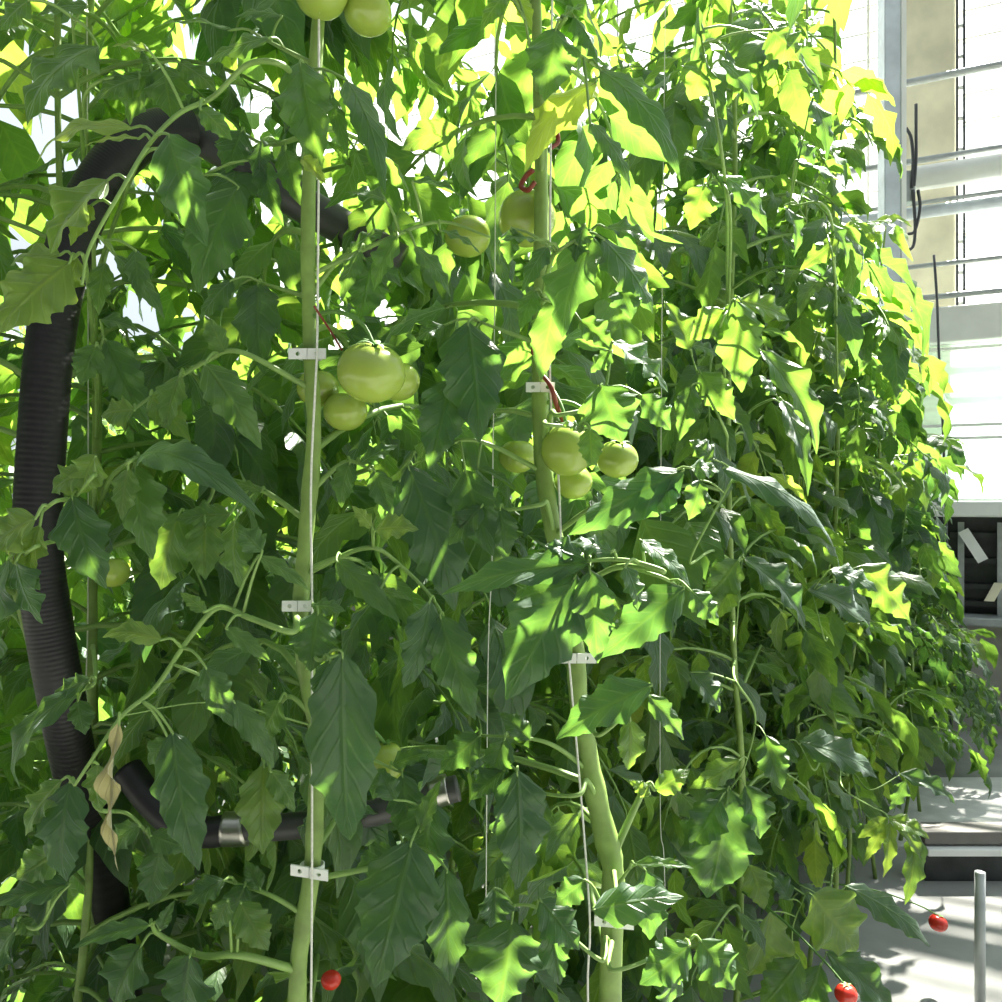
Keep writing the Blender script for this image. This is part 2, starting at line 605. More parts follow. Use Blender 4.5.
hero('A', 1.04, [(318, 770), (360, 760), (400, 772)], [(402, 774, 412, 846, 36, .14, .5), (385, 768, 372, 800, 22, .2, .6), (392, 765, 430, 752, 22, .2, .9)])
hero('C', 1.08, [(88, 90), (150, 72)], [(152, 72, 128, 124, 40, .42, .4), (165, 66, 172, 118, 42, .45, .35), (178, 62, 218, 92, 26, .5, .6), (140, 78, 96, 98, 30, .5, .6)])
hero('A', 1.10, [(305, 140), (270, 145), (240, 132)], [(242, 130, 226, 172, 34, .2, .5), (262, 140, 262, 190, 26, .2, .5), (285, 150, 300, 205, 28, .3, .5)])
hero('A', 1.02, [(316, 262), (345, 255), (372, 262)], [(372, 262, 360, 320, 38, .25, .4), (350, 252, 385, 228, 24, .3, .9), (365, 258, 402, 285, 26, .3, .7)])
hero('B', 1.04, [(540, 505), (505, 510), (480, 505)], [(482, 506, 448, 545, 28, .2, .6), (500, 508, 505, 560, 30, .2, .4)])
hero('A', 1.02, [(312, 470), (345, 462), (372, 470)], [(374, 470, 392, 515, 28, .25, .6), (350, 462, 340, 508, 26, .3, .5), (360, 464, 398, 445, 22, .2, .9)])
hero('C', 1.0, [(95, 805), (130, 815), (160, 850)], [(160, 850, 150, 905, 34, .2, .5), (140, 825, 105, 850, 26, .3, .7), (150, 835, 190, 850, 26, .25, .8)])
hero('A', 1.0, [(312, 905), (270, 895), (225, 880)], [(225, 880, 185, 905, 26, .2, .7), (245, 885, 225, 930, 28, .2, .4), (260, 890, 245, 860, 20, .3, .7)])
hero('B', 1.06, [(590, 755), (545, 742), (480, 735)], [(480, 735, 440, 770, 32, .12, .6), (505, 738, 490, 785, 30, .14, .5), (530, 740, 500, 712, 24, .2, .8)])
hero('C', 1.0, [(95, 238), (115, 255)], [(115, 255, 166, 318, 24, .28, 1.2), (135, 250, 140, 300, 22, .35, .9), (105, 262, 98, 315, 22, .5, .4)])
hero('A', 1.05, [(300, 275), (262, 283)], [(258, 284, 262, 372, 46, .25, .4), (240, 285, 282, 335, 28, .3, .7), (232, 280, 200, 320, 26, .3, .6)])
hero('A', 1.0, [(322, 246), (385, 240), (440, 222), (490, 237)], [
    (415, 246, 452, 294, 22, .35, 1.2), (412, 182, 464, 196, 18, .3, 1.7), (385, 200, 345, 192, 26, .3, 1.3), (440, 230, 482, 252, 14, .4, 1.),
    (398, 236, 372, 290, 26, .35, .7), (360, 250, 340, 300, 20, .35, .6)], rr=.0024)
# ---- top, middle
hero('B', .97, [(566, 18), (556, 30)], [(556, 28, 545, 100, 50, .25, 1.5), (574, 16, 600, 62, 28, .25, 1.1), (560, 20, 585, 5, 20, .3, 1.)])
hero('B', 1.02, [(545, 120), (590, 84)], [(596, 82, 522, 168, 44, .97, .2, .12), (560, 100, 536, 158, 34, .97, .1), (584, 88, 590, 110, 20, .95, .2)])  # high tone paints the sun shining through these blades
hero('B', 1.04, [(550, 40), (525, 20)], [(513, -10, 532, 30, 20, .95, .2), (505, -5, 480, 30, 20, .5, .4)])
hero('B', 1.0, [(575, 55), (598, 68)], [(600, 70, 684, 176, 32, .15, .9, .12), (590, 122, 632, 190, 22, .2, .9, .1), (610, 80, 655, 88, 20, .4, .7)])
hero('B', .97, [(560, 250), (590, 232)], [(592, 236, 560, 336, 66, .15, .75), (602, 238, 655, 312, 44, .18, .8), (606, 228, 648, 236, 30, .2, 1.),
    (548, 246, 522, 292, 22, .22, 1.5), (512, 228, 508, 264, 22, .25, 1.5), (535, 240, 498, 240, 18, .25, 1.5), (585, 225, 575, 262, 30, .2, 1.2),
    (618, 285, 632, 318, 34, .15, .6)])
hero('B', 1.0, [(545, 300), (560, 305)], [(556, 298, 540, 380, 34, .25, .4), (580, 320, 612, 350, 30, .2, .9), (535, 290, 520, 330, 22, .3, .6)])
hero('B', 1.02, [(560, 415), (600, 400), (612, 350)], [(612, 342, 668, 392, 46, .2, 1.4), (610, 350, 590, 372, 22, .2, 1.), (600, 385, 622, 442, 58, .12, .45),
    (640, 395, 672, 430, 30, .15, .7)])
hero('B', 1.08, [(540, 318), (480, 322)], [(468, 322, 480, 442, 62, .10, .45), (445, 325, 415, 340, 26, .2, .9), (450, 380, 430, 468, 50, .12, .4)])
hero('B', 1.06, [(540, 445), (470, 440), (412, 466)], [(408, 466, 458, 612, 66, .08, .4), (400, 480, 380, 520, 26, .15, .6), (478, 468, 516, 488, 12, .35, 1.3),
    (465, 470, 492, 556, 46, .12, .5)])
hero('A', .99, [(316, 545), (365, 548), (400, 565), (440, 610), (450, 660)], [(372, 528, 352, 506, 16, .75, .8), (375, 530, 418, 528, 30, .62, .7), (336, 560, 400, 622, 24, .3, .8),
    (380, 590, 412, 600, 10, .5, .8), (440, 615, 475, 720, 44, .12, .5), (430, 600, 405, 690, 46, .12, .3)], rr=.0024)
hero('B', .99, [(548, 425), (588, 428)], [(590, 428, 592, 470, 24, .5, .3), (584, 430, 560, 422, 12, .5, .8)])
# ---- the large leaf in the middle
hero('B', .94, [(664, 572), (625, 560), (585, 562), (572, 572)], [(590, 562, 440, 592, 40, .08, .8, .05), (576, 574, 506, 700, 72, .08, .6, .06), (590, 570, 598, 664, 44, .10, .5),
    (582, 556, 545, 545, 30, .1, .8), (625, 566, 640, 610, 24, .2, .6), (612, 552, 570, 540, 24, .12, 1.)])
hero('B', .97, [(640, 510), (672, 478)], [(684, 470, 568, 534, 46, .06, .8, .06), (676, 480, 640, 520, 36, .1, .7), (690, 468, 720, 470, 24, .12, .8)])
hero('B', .99, [(655, 575), (682, 588)], [(684, 588, 600, 658, 44, .08, .7), (640, 540, 692, 584, 26, .15, 1.1), (690, 590, 720, 625, 26, .15, .8)])
# ---- left, middle
hero('C', 1.02, [(97, 355), (104, 345)], [(106, 340, 148, 428, 42, .22, .95), (96, 345, 80, 385, 28, .4, .6), (100, 320, 140, 330, 24, .3, .9)])
hero('A', .98, [(305, 352), (240, 352), (205, 362), (160, 390), (120, 420)], [(205, 364, 262, 448, 38, .45, .6, .18), (180, 375, 165, 430, 30, .55, .4), (150, 395, 190, 440, 30, .6, .4),
    (225, 352, 205, 315, 22, .5, .6), (135, 410, 100, 415, 34, .6, .6)])
hero('C', .92, [(125, 465), (138, 458)], [(138, 458, 264, 516, 38, .12, .75, .24), (135, 465, 150, 560, 46, .40, .3), (128, 468, 122, 520, 26, .55, .4)])
hero('A', 1.04, [(300, 500), (262, 490), (220, 480), (205, 505), (150, 530)], [(262, 492, 225, 480, 12, .5, .8), (230, 515, 175, 520, 30, .5, .8), (180, 512, 160, 590, 52, .5, .25), (235, 520, 240, 590, 46, .45, .25),
    (205, 520, 205, 580, 36, .55, .2)])
hero('C', .90, [(95, 475), (75, 498)], [(72, 496, 104, 590, 56, .12, .4), (86, 470, 50, 492, 34, .65, .4), (96, 455, 78, 495, 34, .68, .3)])
hero('C', .88, [(60, 500), (38, 515)], [(36, 518, -10, 548, 48, .68, .35), (40, 525, 26, 580, 42, .68, .3)])
hero('C', .87, [(40, 545), (18, 560)], [(16, 562, 42, 624, 46, .14, .4), (8, 560, -6, 690, 60, .2, .35), (20, 566, 40, 590, 22, .2, .5)])
# ---- the stalk crossing the lower left
hero('A', .90, [(292, 632), (250, 618), (218, 608), (188, 640), (155, 688), (122, 716), (95, 755), (75, 785)], [
    (262, 552, 238, 528, 32, .28, 1.), (258, 556, 310, 590, 18, .45, .9), (205, 612, 180, 592, 14, .5, .9), (226, 628, 272, 662, 18, .4, .8),
    (162, 640, 102, 636, 26, .62, .8, .18), (205, 666, 232, 728, 30, .2, .9), (232, 700, 276, 768, 26, .25, 1.2), (172, 732, 198, 872, 48, .15, .7, .08), (168, 738, 148, 765, 24, .35, .7),
    (70, 782, 64, 884, 46, .12, .5, .1), (62, 780, 22, 836, 34, .55, .5), (98, 764, 100, 812, 28, .6, .4)], rr=.003)
hero('A', .88, [(120, 716)], [(119, 722, 117, 872, 22, .5, .2)], dry=True, rr=.001)
hero('C', 1.0, [(95, 680), (85, 690)], [(86, 686, 14, 790, 32, .2, .6, .22), (90, 680, 50, 700, 26, .35, .8), (78, 700, 85, 735, 24, .25, .6)])
hero('A', .95, [(303, 612), (316, 612)], [(318, 612, 310, 672, 48, .22, 1.2), (312, 606, 345, 610, 20, .3, 1.)])
hero('A', .93, [(318, 660), (338, 655)], [(342, 652, 348, 850, 72, .10, .75, .05), (330, 660, 322, 720, 30, .12, .6)])
hero('A', 1.0, [(312, 695), (285, 698), (262, 760)], [(264, 764, 262, 856, 46, .62, .35), (270, 770, 296, 812, 24, .5, .5), (280, 700, 262, 742, 30, .45, .4)])
hero('A', .97, [(297, 965), (240, 955), (200, 955), (160, 935), (152, 925)], [(190, 955, 186, 1016, 58, .15, .5), (142, 945, 112, 1006, 52, .18, .5), (150, 925, 72, 946, 22, .14, .9), (240, 902, 268, 952, 36, .55, .5),
    (228, 900, 215, 930, 22, .5, .5), (160, 930, 175, 900, 16, .3, .8)], rr=.004)
hero('C', .96, [(45, 920), (20, 925)], [(70, 884, -8, 905, 30, .12, .9), (18, 920, 40, 935, 16, .4, .8), (15, 930, -8, 975, 40, .2, .5), (60, 850, 15, 880, 36, .5, .5)])
# ---- bottom, middle
hero('B', 1.04, [(578, 795), (540, 792), (518, 772)], [(517, 770, 520, 892, 56, .12, .4, .03), (540, 795, 530, 860, 30, .3, .4), (505, 770, 470, 800, 30, .15, .6)])
hero('A', 1.0, [(318, 862), (390, 862), (418, 835), (428, 815)], [(412, 840, 374, 990, 74, .14, .4, .03), (430, 800, 428, 880, 52, .12, .4), (395, 850, 355, 870, 30, .15, .6), (446, 868, 450, 985, 46, .14, .4),
    (420, 832, 440, 780, 20, .45, .5), (395, 800, 380, 770, 26, .15, .6)])
hero('B', 1.02, [(600, 960), (540, 910), (512, 905)], [(512, 920, 500, 1010, 72, .14, .4), (494, 888, 490, 928, 40, .16, .6), (540, 900, 580, 950, 40, .1, .7), (550, 920, 560, 985, 36, .12, .5)])
hero('B', .96, [(600, 735), (650, 690)], [(652, 685, 554, 738, 46, .06, .9, .05), (648, 695, 684, 740, 24, .2, 1.2), (630, 720, 628, 770, 30, .55, .4)])
hero('B', .97, [(615, 900), (598, 905)], [(592, 910, 684, 896, 36, .10, .9, .08), (585, 880, 555, 905, 26, .12, .7)])
hero('B', 1.05, [(612, 880), (630, 868)], [(634, 864, 694, 868, 14, .25, 1.6), (645, 870, 650, 940, 40, .1, .4)])
hero('B', 1.0, [(612, 970), (660, 955), (690, 940)], [(690, 945, 640, 985, 40, .12, .6), (700, 940, 735, 990, 44, .14, .6), (670, 960, 668, 1010, 40, .12, .5)])
hero('B', 1.1, [(605, 832), (645, 788), (655, 790)], [(655, 790, 690, 770, 22, .5, .5), (650, 795, 630, 780, 14, .6, .5)], rr=.004)
# ---- right, middle and top
hero('D', None, [(690, 560), (735, 475)], [(722, 468, 838, 546, 30, .10, 1., .1), (700, 480, 690, 520, 30, .2, .5), (715, 460, 690, 440, 26, .3, .7)])
hero('D', None, [(720, 330), (735, 300)], [(735, 300, 742, 392, 44, .35, .3), (760, 350, 822, 452, 42, .28, .4, .1), (725, 310, 690, 340, 36, .5, .4), (740, 300, 790, 320, 34, .55, .5)])
hero('D', None, [(770, 400), (780, 402)], [(782, 400, 812, 492, 24, .2, 1.7), (775, 395, 760, 375, 18, .3, 1.4)])
hero('D', None, [(735, 640), (742, 560)], [(744, 558, 808, 628, 42, .08, .8, .1), (738, 560, 705, 600, 36, .5, .3), (735, 580, 715, 620, 30, .55, .4)])
hero('E', None, [(825, 640), (812, 592)], [(808, 590, 874, 642, 42, .12, 1., .12), (830, 570, 880, 590, 26, .1, .9), (860, 566, 912, 620, 42, .52, .4)])
hero('D', None, [(735, 680), (755, 715), (745, 765), (730, 790)], [(728, 788, 708, 902, 74, .12, .5), (745, 785, 762, 840, 40, .12, .6), (690, 672, 722, 712, 34, .2, .8), (765, 735, 782, 790, 34, .15, .7),
    (740, 760, 690, 790, 24, .5, .6), (720, 800, 690, 850, 40, .12, .6)], rr=.003)
hero('E', None, [(815, 770), (800, 745)], [(800, 742, 878, 778, 38, .15, 1.2, .1), (790, 740, 775, 770, 26, .15, .8)])
hero('E', None, [(870, 790), (900, 775)], [(900, 774, 958, 804, 24, .12, 1., .08), (905, 780, 890, 810, 18, .2, .6)])
hero('E', None, [(845, 790), (888, 815)], [(888, 818, 858, 838, 15, .66, .6), (888, 818, 930, 838, 20, .6, .6, .1), (886, 822, 864, 862, 14, .66, .5), (890, 822, 884, 878, 16, .66, .4), (896, 822, 926, 866, 14, .6, .5),
    (915, 830, 905, 905, 24, .5, .3)])
hero('D', None, [(800, 1000), (792, 935), (805, 895)], [(770, 912, 748, 980, 58, .66, .35), (812, 895, 858, 952, 62, .62, .4), (800, 960, 760, 1010, 40, .3, .5), (750, 865, 765, 910, 28, .62, .4), (790, 900, 770, 870, 22, .15, .8)])
hero('E', None, [(830, 905), (846, 886)], [(846, 886, 934, 946, 28, .12, 1., .08), (800, 885, 840, 930, 26, .15, 1.)])
hero('D', None, [(810, 985), (826, 955)], [(826, 952, 894, 1010, 42, .12, .8, .08), (820, 965, 800, 1015, 34, .15, .6)])
hero('D', None, [(725, 180), (700, 30)], [(698, 8, 690, 74, 18, .25, 1.), (745, 30, 826, 98, 22, .15, 1.2, .1), (770, 30, 800, 60, 44, .5, .3), (720, 60, 760, 118, 26, .25, .9, .1), (705, 60, 690, 100, 40, .5, .3)])
hero('D', None, [(730, 210), (718, 176)], [(718, 174, 768, 232, 26, .2, 1., .14), (705, 185, 690, 230, 34, .5, .4)])
hero('E', None, [(830, 215), (790, 205)], [(784, 206, 796, 256, 20, .15, .5, .14), (800, 140, 815, 165, 20, .12, .7), (812, 100, 828, 160, 22, .15, .8, .1), (795, 160, 850, 190, 20, .2, 1.1)])
hero('E', None, [(835, 275), (825, 225)], [(828, 222, 848, 268, 16, .2, .9, .14), (840, 240, 800, 270, 22, .5, .5)])
hero('D', None, [(725, 430), (700, 380), (690, 350)], [(690, 350, 665, 300, 30, .5, .4), (700, 372, 735, 420, 30, .3, .7), (692, 385, 680, 440, 24, .2, .5), (690, 345, 720, 355, 22, .3, .9)], rr=.0024)

# ------------------------------------------------------------------ the plants further along and behind
for key, (pl, st, d) in PL.items():
    foliage(pl, st, 110 if key in 'DE' else 90, .25, 1, .42 if key in 'DE' else .38)

ordn = ['third', 'fourth', 'fifth', 'sixth', 'seventh', 'eighth', 'ninth']
tops = [3.3, 3.1, 2.75, 2.3, 1.8, 1.35, .95]
for i, t in enumerate((2.25, 2.72, 3.2, 3.68, 4.15, 4.6, 5.05)):
    x, y, _ = row(t, .08)
    make_plant(x, y, tops[i], 'tomato plant on the aisle edge, %s past the thick bent stem' % ordn[i], 'tomato plants along the aisle', 90 if i < 4 else 60, .45, 1, .40 if i < 4 else .34)
for i, t in enumerate(np.arange(-.55, 5.1, .5)):
    x, y, _ = row(t, .55)
    make_plant(x, y, 3.0 - .33 * max(0, t - 2), 'tomato plant in the second line, hidden behind the clipped front stems', 'second line of tomato plants', 70, .2, 1, .42, r=.008)
for i, t in enumerate(np.arange(-.2, 4.7, .6)):
    x, y, _ = row(t, 1.75)
    make_plant(x, y, 2.35, 'tomato plant in the next row, seen through gaps in the front leaves', 'next row of tomato plants', 110, .05, 0, .36, r=.008)
for i, t in enumerate(np.arange(.4, 4.2, .7)):
    x, y, _ = row(t, 2.5)
    make_plant(x, y, 2.0, 'tomato plant in the farthest row, mere specks behind the leaves', 'farthest row of tomato plants', 80, .05, 0, .42, r=.008)


# ------------------------------------------------------------------ tomatoes
def tomato(plant, x, y, r, d, label=None, skin=GREEN, flat=.9, calyx=True, tilt=(0, 0)):
    pl, st, _ = PL[plant]
    c = P(x, y, d)
    R = r / F * d
    n, k = 20, 32
    mb = MB()
    v = np.linspace(0.02, math.pi - .02, n)
    a = np.linspace(0, 2 * math.pi, k, endpoint=False)
    V, A = np.meshgrid(v, a, indexing='ij')
    rib = 1 + .022 * np.cos(A * 5 + x) * np.sin(V) ** 2
    rr_ = np.sin(V) * rib
    zz = np.cos(V) * flat - .16 * np.exp(-(V / .38) ** 2)
    G = np.stack([rr_ * np.cos(A), rr_ * np.sin(A), zz], -1)
    ax, ay = tilt
    Rx = np.array([[1, 0, 0], [0, math.cos(ax), -math.sin(ax)], [0, math.sin(ax), math.cos(ax)]])
    Ry = np.array([[math.cos(ay), 0, math.sin(ay)], [0, 1, 0], [-math.sin(ay), 0, math.cos(ay)]])
    RR = Rx @ Ry
    G = G @ RR.T * R + c
    mb.grid(G, 0, wrap=True)
    o = mb.build('tomato', skin, pl)
    if label:
        o['label'] = label
    if calyx:
        cb = MB()
        topc = c + RR @ np.array([0, 0, (flat - .12) * R])
        for q in range(5):
            an = q * 1.2566 + rng.random() * .3
            dirv = RR @ np.array([math.cos(an), math.sin(an), .0])
            e = topc + dirv * R * .62 + RR @ np.array([0, 0, .03 * R])
            leaflet(cb, topc, e, R * .2, RR @ UP, bow=.18, fold=.1, ns=8, nv=1, lobe=0, wave=.0, curl=.0)
        j = int(np.argmin(np.linalg.norm(st - (topc + UP * .05), axis=1)))
        pk = smooth_path([topc - UP * .002, topc + UP * R * .5 + (st[j] - topc) * .2, topc * .4 + st[j] * .6 + UP * .02, st[j]], 12)
        cb.tube(pk, np.linspace(.0022, .003, 12), 0, 6)
        cb.build('calyx', CALYX, o)
    return o


tomato('A', 371, 372, 34, 1.0, 'pale green tomato, the largest of its truss, catching the sun', tilt=(.3, .2))
tomato('A', 398, 381, 22, 1.07, 'green tomato tucked behind the right of the largest one', calyx=False)
tomato('A', 318, 388, 21, 1.075, 'green tomato behind the pale stem')
tomato('A', 345, 411, 22, 1.06, 'shaded green tomato below the largest one', calyx=False)
tomato('A', 321, -8, 27, 1.0, 'yellowish green tomato cut by the top of the picture', tilt=(-.2, 0))
tomato('A', 368, 12, 24, 1.03, 'yellowish green tomato near the top of the picture', tilt=(-.2, .2))
tomato('B', 527, 218, 29, 1.17, 'green tomato behind the upper stem', flat=.98)
tomato('B', 468, 236, 23, 1.2, 'dim green tomato left of the upper stem', calyx=False)
tomato('B', 567, 450, 26, 1.08, 'green tomato with a leaf over its shoulder', flat=1.0)
tomato('B', 617, 459, 21, 1.08, 'round green tomato catching light on its right', tilt=(.2, .1))
tomato('B', 573, 482, 19, 1.13, 'shaded green tomato under its neighbour', calyx=False)
tomato('B', 518, 456, 19, 1.2, 'dim green tomato left of the stem', calyx=False)
tomato('A', 386, 763, 19, 1.12, 'yellow-green tomato deep in the lower leaves', flat=1.15)
tomato('C', 112, 572, 17, 1.2, 'dim green tomato by the black hose', calyx=False)
tomato('E', 938, 923, 9, 2.9, 'small red tomato over the aisle floor', RED, tilt=(0, .3))
tomato('D', 846, 994, 11, 1.9, 'dark red tomato low by the aisle', RED)
tomato('A', 331, 980, 10, 1.14, 'red tomato low behind the pale stem', RED, calyx=False)


# ------------------------------------------------------------------ twine, clips and hooks
def path_at(px, st):
    return st


def twine(pix, d, label, r=.0013):
    pts = smooth_path([P(x, y, d) for x, y in pix], 40)
    mb = MB()
    # two twisted strands
    k = np.arange(len(pts))[:, None]
    mb.tube(pts, r, 0, 6)
    o = mb.build('twine', TWINE)
    return tag(o, label, 'twine', 'training strings')


twine([(322, -420), (319, 0), (319, 140), (318, 250), (317, 350), (311, 480), (312, 600), (312, 700), (312, 870), (311, 1010), (309, 1250)], dA - .022,
      'white twine running down beside the long straight pale stem', .0014)
twine([(556, -380), (551, 120), (550, 380), (558, 470), (562, 560), (569, 660), (577, 750), (586, 860), (590, 930), (588, 1010), (600, 1250)], dB - .022,
      'white twine running down the thick bent stem', .0015)
twine([(497, -200), (495, 250), (493, 450), (492, 560), (488, 660), (486, 900)], 1.3, 'thin white twine in the gap left of the thick bent stem', .0009)
twine([(86, -250), (88, 300), (88, 600), (86, 700), (86, 950)], 1.46, 'thin twine beside the upright black hose', .001)
twine([(668, -200), (662, 300), (660, 780), (664, 860), (668, 1000)], face_depth(662, -.06), 'thin twine right of the forked stem foot', .001)


def clip(st, y, d, x, w, label, tiltz=0., mtl=CLIP):
    """a stem clip: ring round the stem and a flange with two holes"""
    c0 = P(x, y, d)
    j = int(np.argmin(np.abs(st[:, 2] - c0[2])))
    c = st[j]
    pl = empty('plant_clip', c, label, 'plant clip', 'clips on the stems')
    mb = MB()
    r = .0125
    a = np.linspace(0, 2 * math.pi, 28, endpoint=False)
    sec = np.array([[r, -.004], [r + .002, -.004], [r + .002, .004], [r, .004], [r, -.004]])
    G = np.array([[c + np.array([q * math.cos(t), q * math.sin(t), z]) for t in a] for q, z in sec])
    mb.grid(G, 0, wrap=True)
    mb.build('ring', mtl, pl)
    wx = w / F * d
    for nm, sx in (('flange', -1), ('flange', 1)):
        fb = MB()
        # a plate with a round hole, swept as a rectangular loop
        w2, h2 = wx * .25, .0062
        cc = c + np.array([sx * wx * .26, -.0155, tiltz * sx * wx * .3])
        n = 24
        an = np.linspace(0, 2 * math.pi, n, endpoint=False)
        sq = np.stack([np.clip(np.cos(an) * 1.5, -1, 1) * w2, np.clip(np.sin(an) * 1.5, -1, 1) * h2], 1)
        hole = np.stack([np.cos(an) * .0026, np.sin(an) * .0026], 1)
        loops = []
        for lp, yy in ((hole, .0015), (sq, .0015), (sq, -.0015), (hole, -.0015), (hole, .0015)):
            loops.append(np.stack([cc[0] + lp[:, 0], np.full(n, cc[1] + yy), cc[2] + lp[:, 1] + tiltz * lp[:, 0]], 1))
        fb.grid(np.array(loops), 0, wrap=True)
        fb.build(nm, mtl, pl, smooth=False)
    return pl


clip(stA, 358, dA, 302, 36, 'white plastic clip on the pale stem, level with the largest tomato')
clip(stA, 608, dA, 297, 30, 'white plastic clip on the pale stem at its mid height')
clip(stA, 871, dA, 314, 36, 'white plastic clip lowest on the pale stem', -.15)
clip(stB, 662, dB, 569, 38, 'white plastic clip on the thick stem, below the large dark leaf')
clip(stB, 921, dB, 606, 38, 'white plastic clip lowest on the thick stem', -.1)
clip(stB, 384, dB, 544, 28, 'white clip of two small rings beside the red hook')


def hook(pix, d, label, r=.0022):
    mb = MB()
    mb.tube(smooth_path([P(x, y, d + .01 * math.sin(i)) for i, (x, y) in enumerate(pix)], 36), r, 0, 6)
    o = mb.build('truss_hook', HOOK)
    return tag(o, label, 'truss hook', 'red truss hooks')


hook([(535, 342), (533, 352), (538, 362), (540, 372), (548, 382), (553, 392), (556, 404), (561, 416), (564, 424)], dB - .03, 'red hook by the small ring clips on the thick stem', .003)
hook([(533, 170), (526, 176), (521, 186), (528, 190), (535, 182)], dB - .02, 'red hook above the tomato behind the upper stem', .0034)
hook([(549, 138), (556, 132), (558, 142), (551, 148)], dB - .02, 'short red hook under the yellow sunlit leaf', .0032)
hook([(314, 306), (322, 318), (330, 330), (336, 340), (342, 350)], dA - .03, 'thin red hook above the largest tomato', .0013)

# ------------------------------------------------------------------ hoses and pipes


def ribbed(pix, d, R, name, m, label, pitch=.010, amp=.06, group=None, cat='hose', seg=18):
    pts = smooth_path([P(x, y, dd) for (x, y), dd in zip(pix, d)], 60)
    L = np.sum(np.linalg.norm(np.diff(pts, axis=0), axis=1))
    n = int(L / pitch * 4)
    pts = smooth_path([P(x, y, dd) for (x, y), dd in zip(pix, d)], n)
    rad = R * (1 + amp * np.sin(np.arange(n) * math.pi / 2))
    mb = MB()
    mb.tube(pts, rad, 0, seg)
    o = mb.build(name, m)
    return tag(o, label, cat, group)


def pipe(pix, d, R, name, m, label, cat='pipe', parent=None, seg=20, n=40):
    mb = MB()
    mb.tube(smooth_path([P(x, y, dd) for (x, y), dd in zip(pix, d)], n), R, 0, seg)
    o = mb.build(name, m, parent)
    if label and parent is None:
        tag(o, label, cat)
    elif label:
        o['label'] = label
    return o


ribbed([(150, 1180), (110, 900), (78, 780), (62, 700), (48, 620), (38, 540), (42, 440), (52, 330), (68, 255), (90, 198), (120, 156), (156, 132), (192, 132)],
       [1.8, 1.5, 1.3, 1.22, 1.2, 1.19, 1.19, 1.19, 1.2, 1.21, 1.22, 1.25, 1.28], .031, 'ribbed_hose', BLACK, 'black ribbed hose rising in an arc at the far left', amp=.008)
pipe([(192, 132), (230, 154), (280, 190), (340, 226), (400, 262)], [1.3, 1.3, 1.3, 1.31, 1.32], .027, 'grey_pipe', GREY, 'dull grey pipe sloping down behind the upper pale stem')
t = empty('drain_pipe', P(235, 828, 1.16), 'horizontal grey pipe with a shiny coupling, low behind the pale stem', 'pipe')
pipe([(238, 828), (280, 827), (340, 820), (400, 806), (440, 793), (458, 788)], [1.2] * 6, .018, 'pipe_run', GREY, None, parent=t)
pipe([(128, 770), (150, 800), (178, 824), (206, 832), (232, 829)], [1.24, 1.22, 1.205, 1.2, 1.2], .021, 'elbow', BLACK, 'black rubber elbow', parent=t)
pipe([(224, 829), (232, 829), (240, 829), (246, 828)], [1.2] * 4, .0235, 'coupling', RING, 'shiny metal coupling ring', parent=t, n=8)
pipe([(432, 794), (438, 792), (444, 790), (448, 789)], [1.2] * 4, .021, 'coupling', RING, 'shiny metal coupling ring', parent=t, n=8)

# ------------------------------------------------------------------ the end wall
W0 = np.array([3.148, 6.1, 0])
WX = np.array([.89, -.456, 0])                               # along the wall, to the right
WX = nz(WX)
WN = np.array([-WX[1] * -1, -WX[0], 0])
WN = np.array([WX[1], -WX[0], 0])                            # towards the aisle


def w_s(px):
    k = (px - CX) / F
    return (W0[1] * k - W0[0]) / (WX[0] - WX[1] * k)


def w_z(py, px=980):
    s = w_s(px)
    d = W0[1] + s * WX[1]
    return H - (py - CY) / F * d


def wbox(mb, s0, s1, z0, z1, o0, o1, m=0):
    mb.box(W0 + WX * s0 + WN * o0 + UP * z0, WX * (s1 - s0), WN * (o1 - o0), UP * (z1 - z0), m)


def wpipe(mb, s0, s1, z0, z1, o, r, m=0):
    mb.tube([W0 + WX * s + WN * o + UP * z for s, z in ((s0, z0), ((s0 + s1) / 2, (z0 + z1) / 2), (s1, z1))], r, m, 12)


def struct(name, mb, m, parent=None, smooth=False, bevel=0):
    o = mb.build(name, m, parent, smooth=smooth, bevel=bevel)
    if parent is None:
        o['kind'] = 'structure'
    return o


SL, SR = -7.0, 3.6
b = MB(); wbox(b, SL, SR, 0, .74, -.25, 0); struct('wall_end', b, CONC2)
b = MB(); wbox(b, SL, SR, .74, .80, -.25, .07); struct('trim_1', b, DULL, bevel=.01)
b = MB(); wbox(b, SL, SR, .80, 1.49, -.25, -.2); struct('wall_recess', b, DARK)
b = MB(); wbox(b, SL, SR, 1.49, 1.60, -.25, .09); struct('trim_2', b, WHITE, bevel=.012)
# milky lower sheets with thin rails
for i, (a0, a1) in enumerate(((SL, -1.2), (-1.2, 1.1), (1.1, SR))):
    b = MB(); wbox(b, a0 + .02, a1 - .02, 1.60, 2.70, -.03, -.02)
    w = struct('window_%d' % (i + 1), b, POLY)
    b = MB()
    for z in (1.6, 2.03, 2.12, 2.66):
        wbox(b, a0, a1, z, z + .02, -.035, -.005)
    b2 = b
    wbox(b2, a0, a0 + .04, 1.6, 2.7, -.04, .0)
    b2.build('window_frame', WHITE, w, smooth=False)
b = MB(); wbox(b, SL, SR, 2.70, 2.95, -.04, .10); struct('trim_3', b, WHITE, bevel=.015)
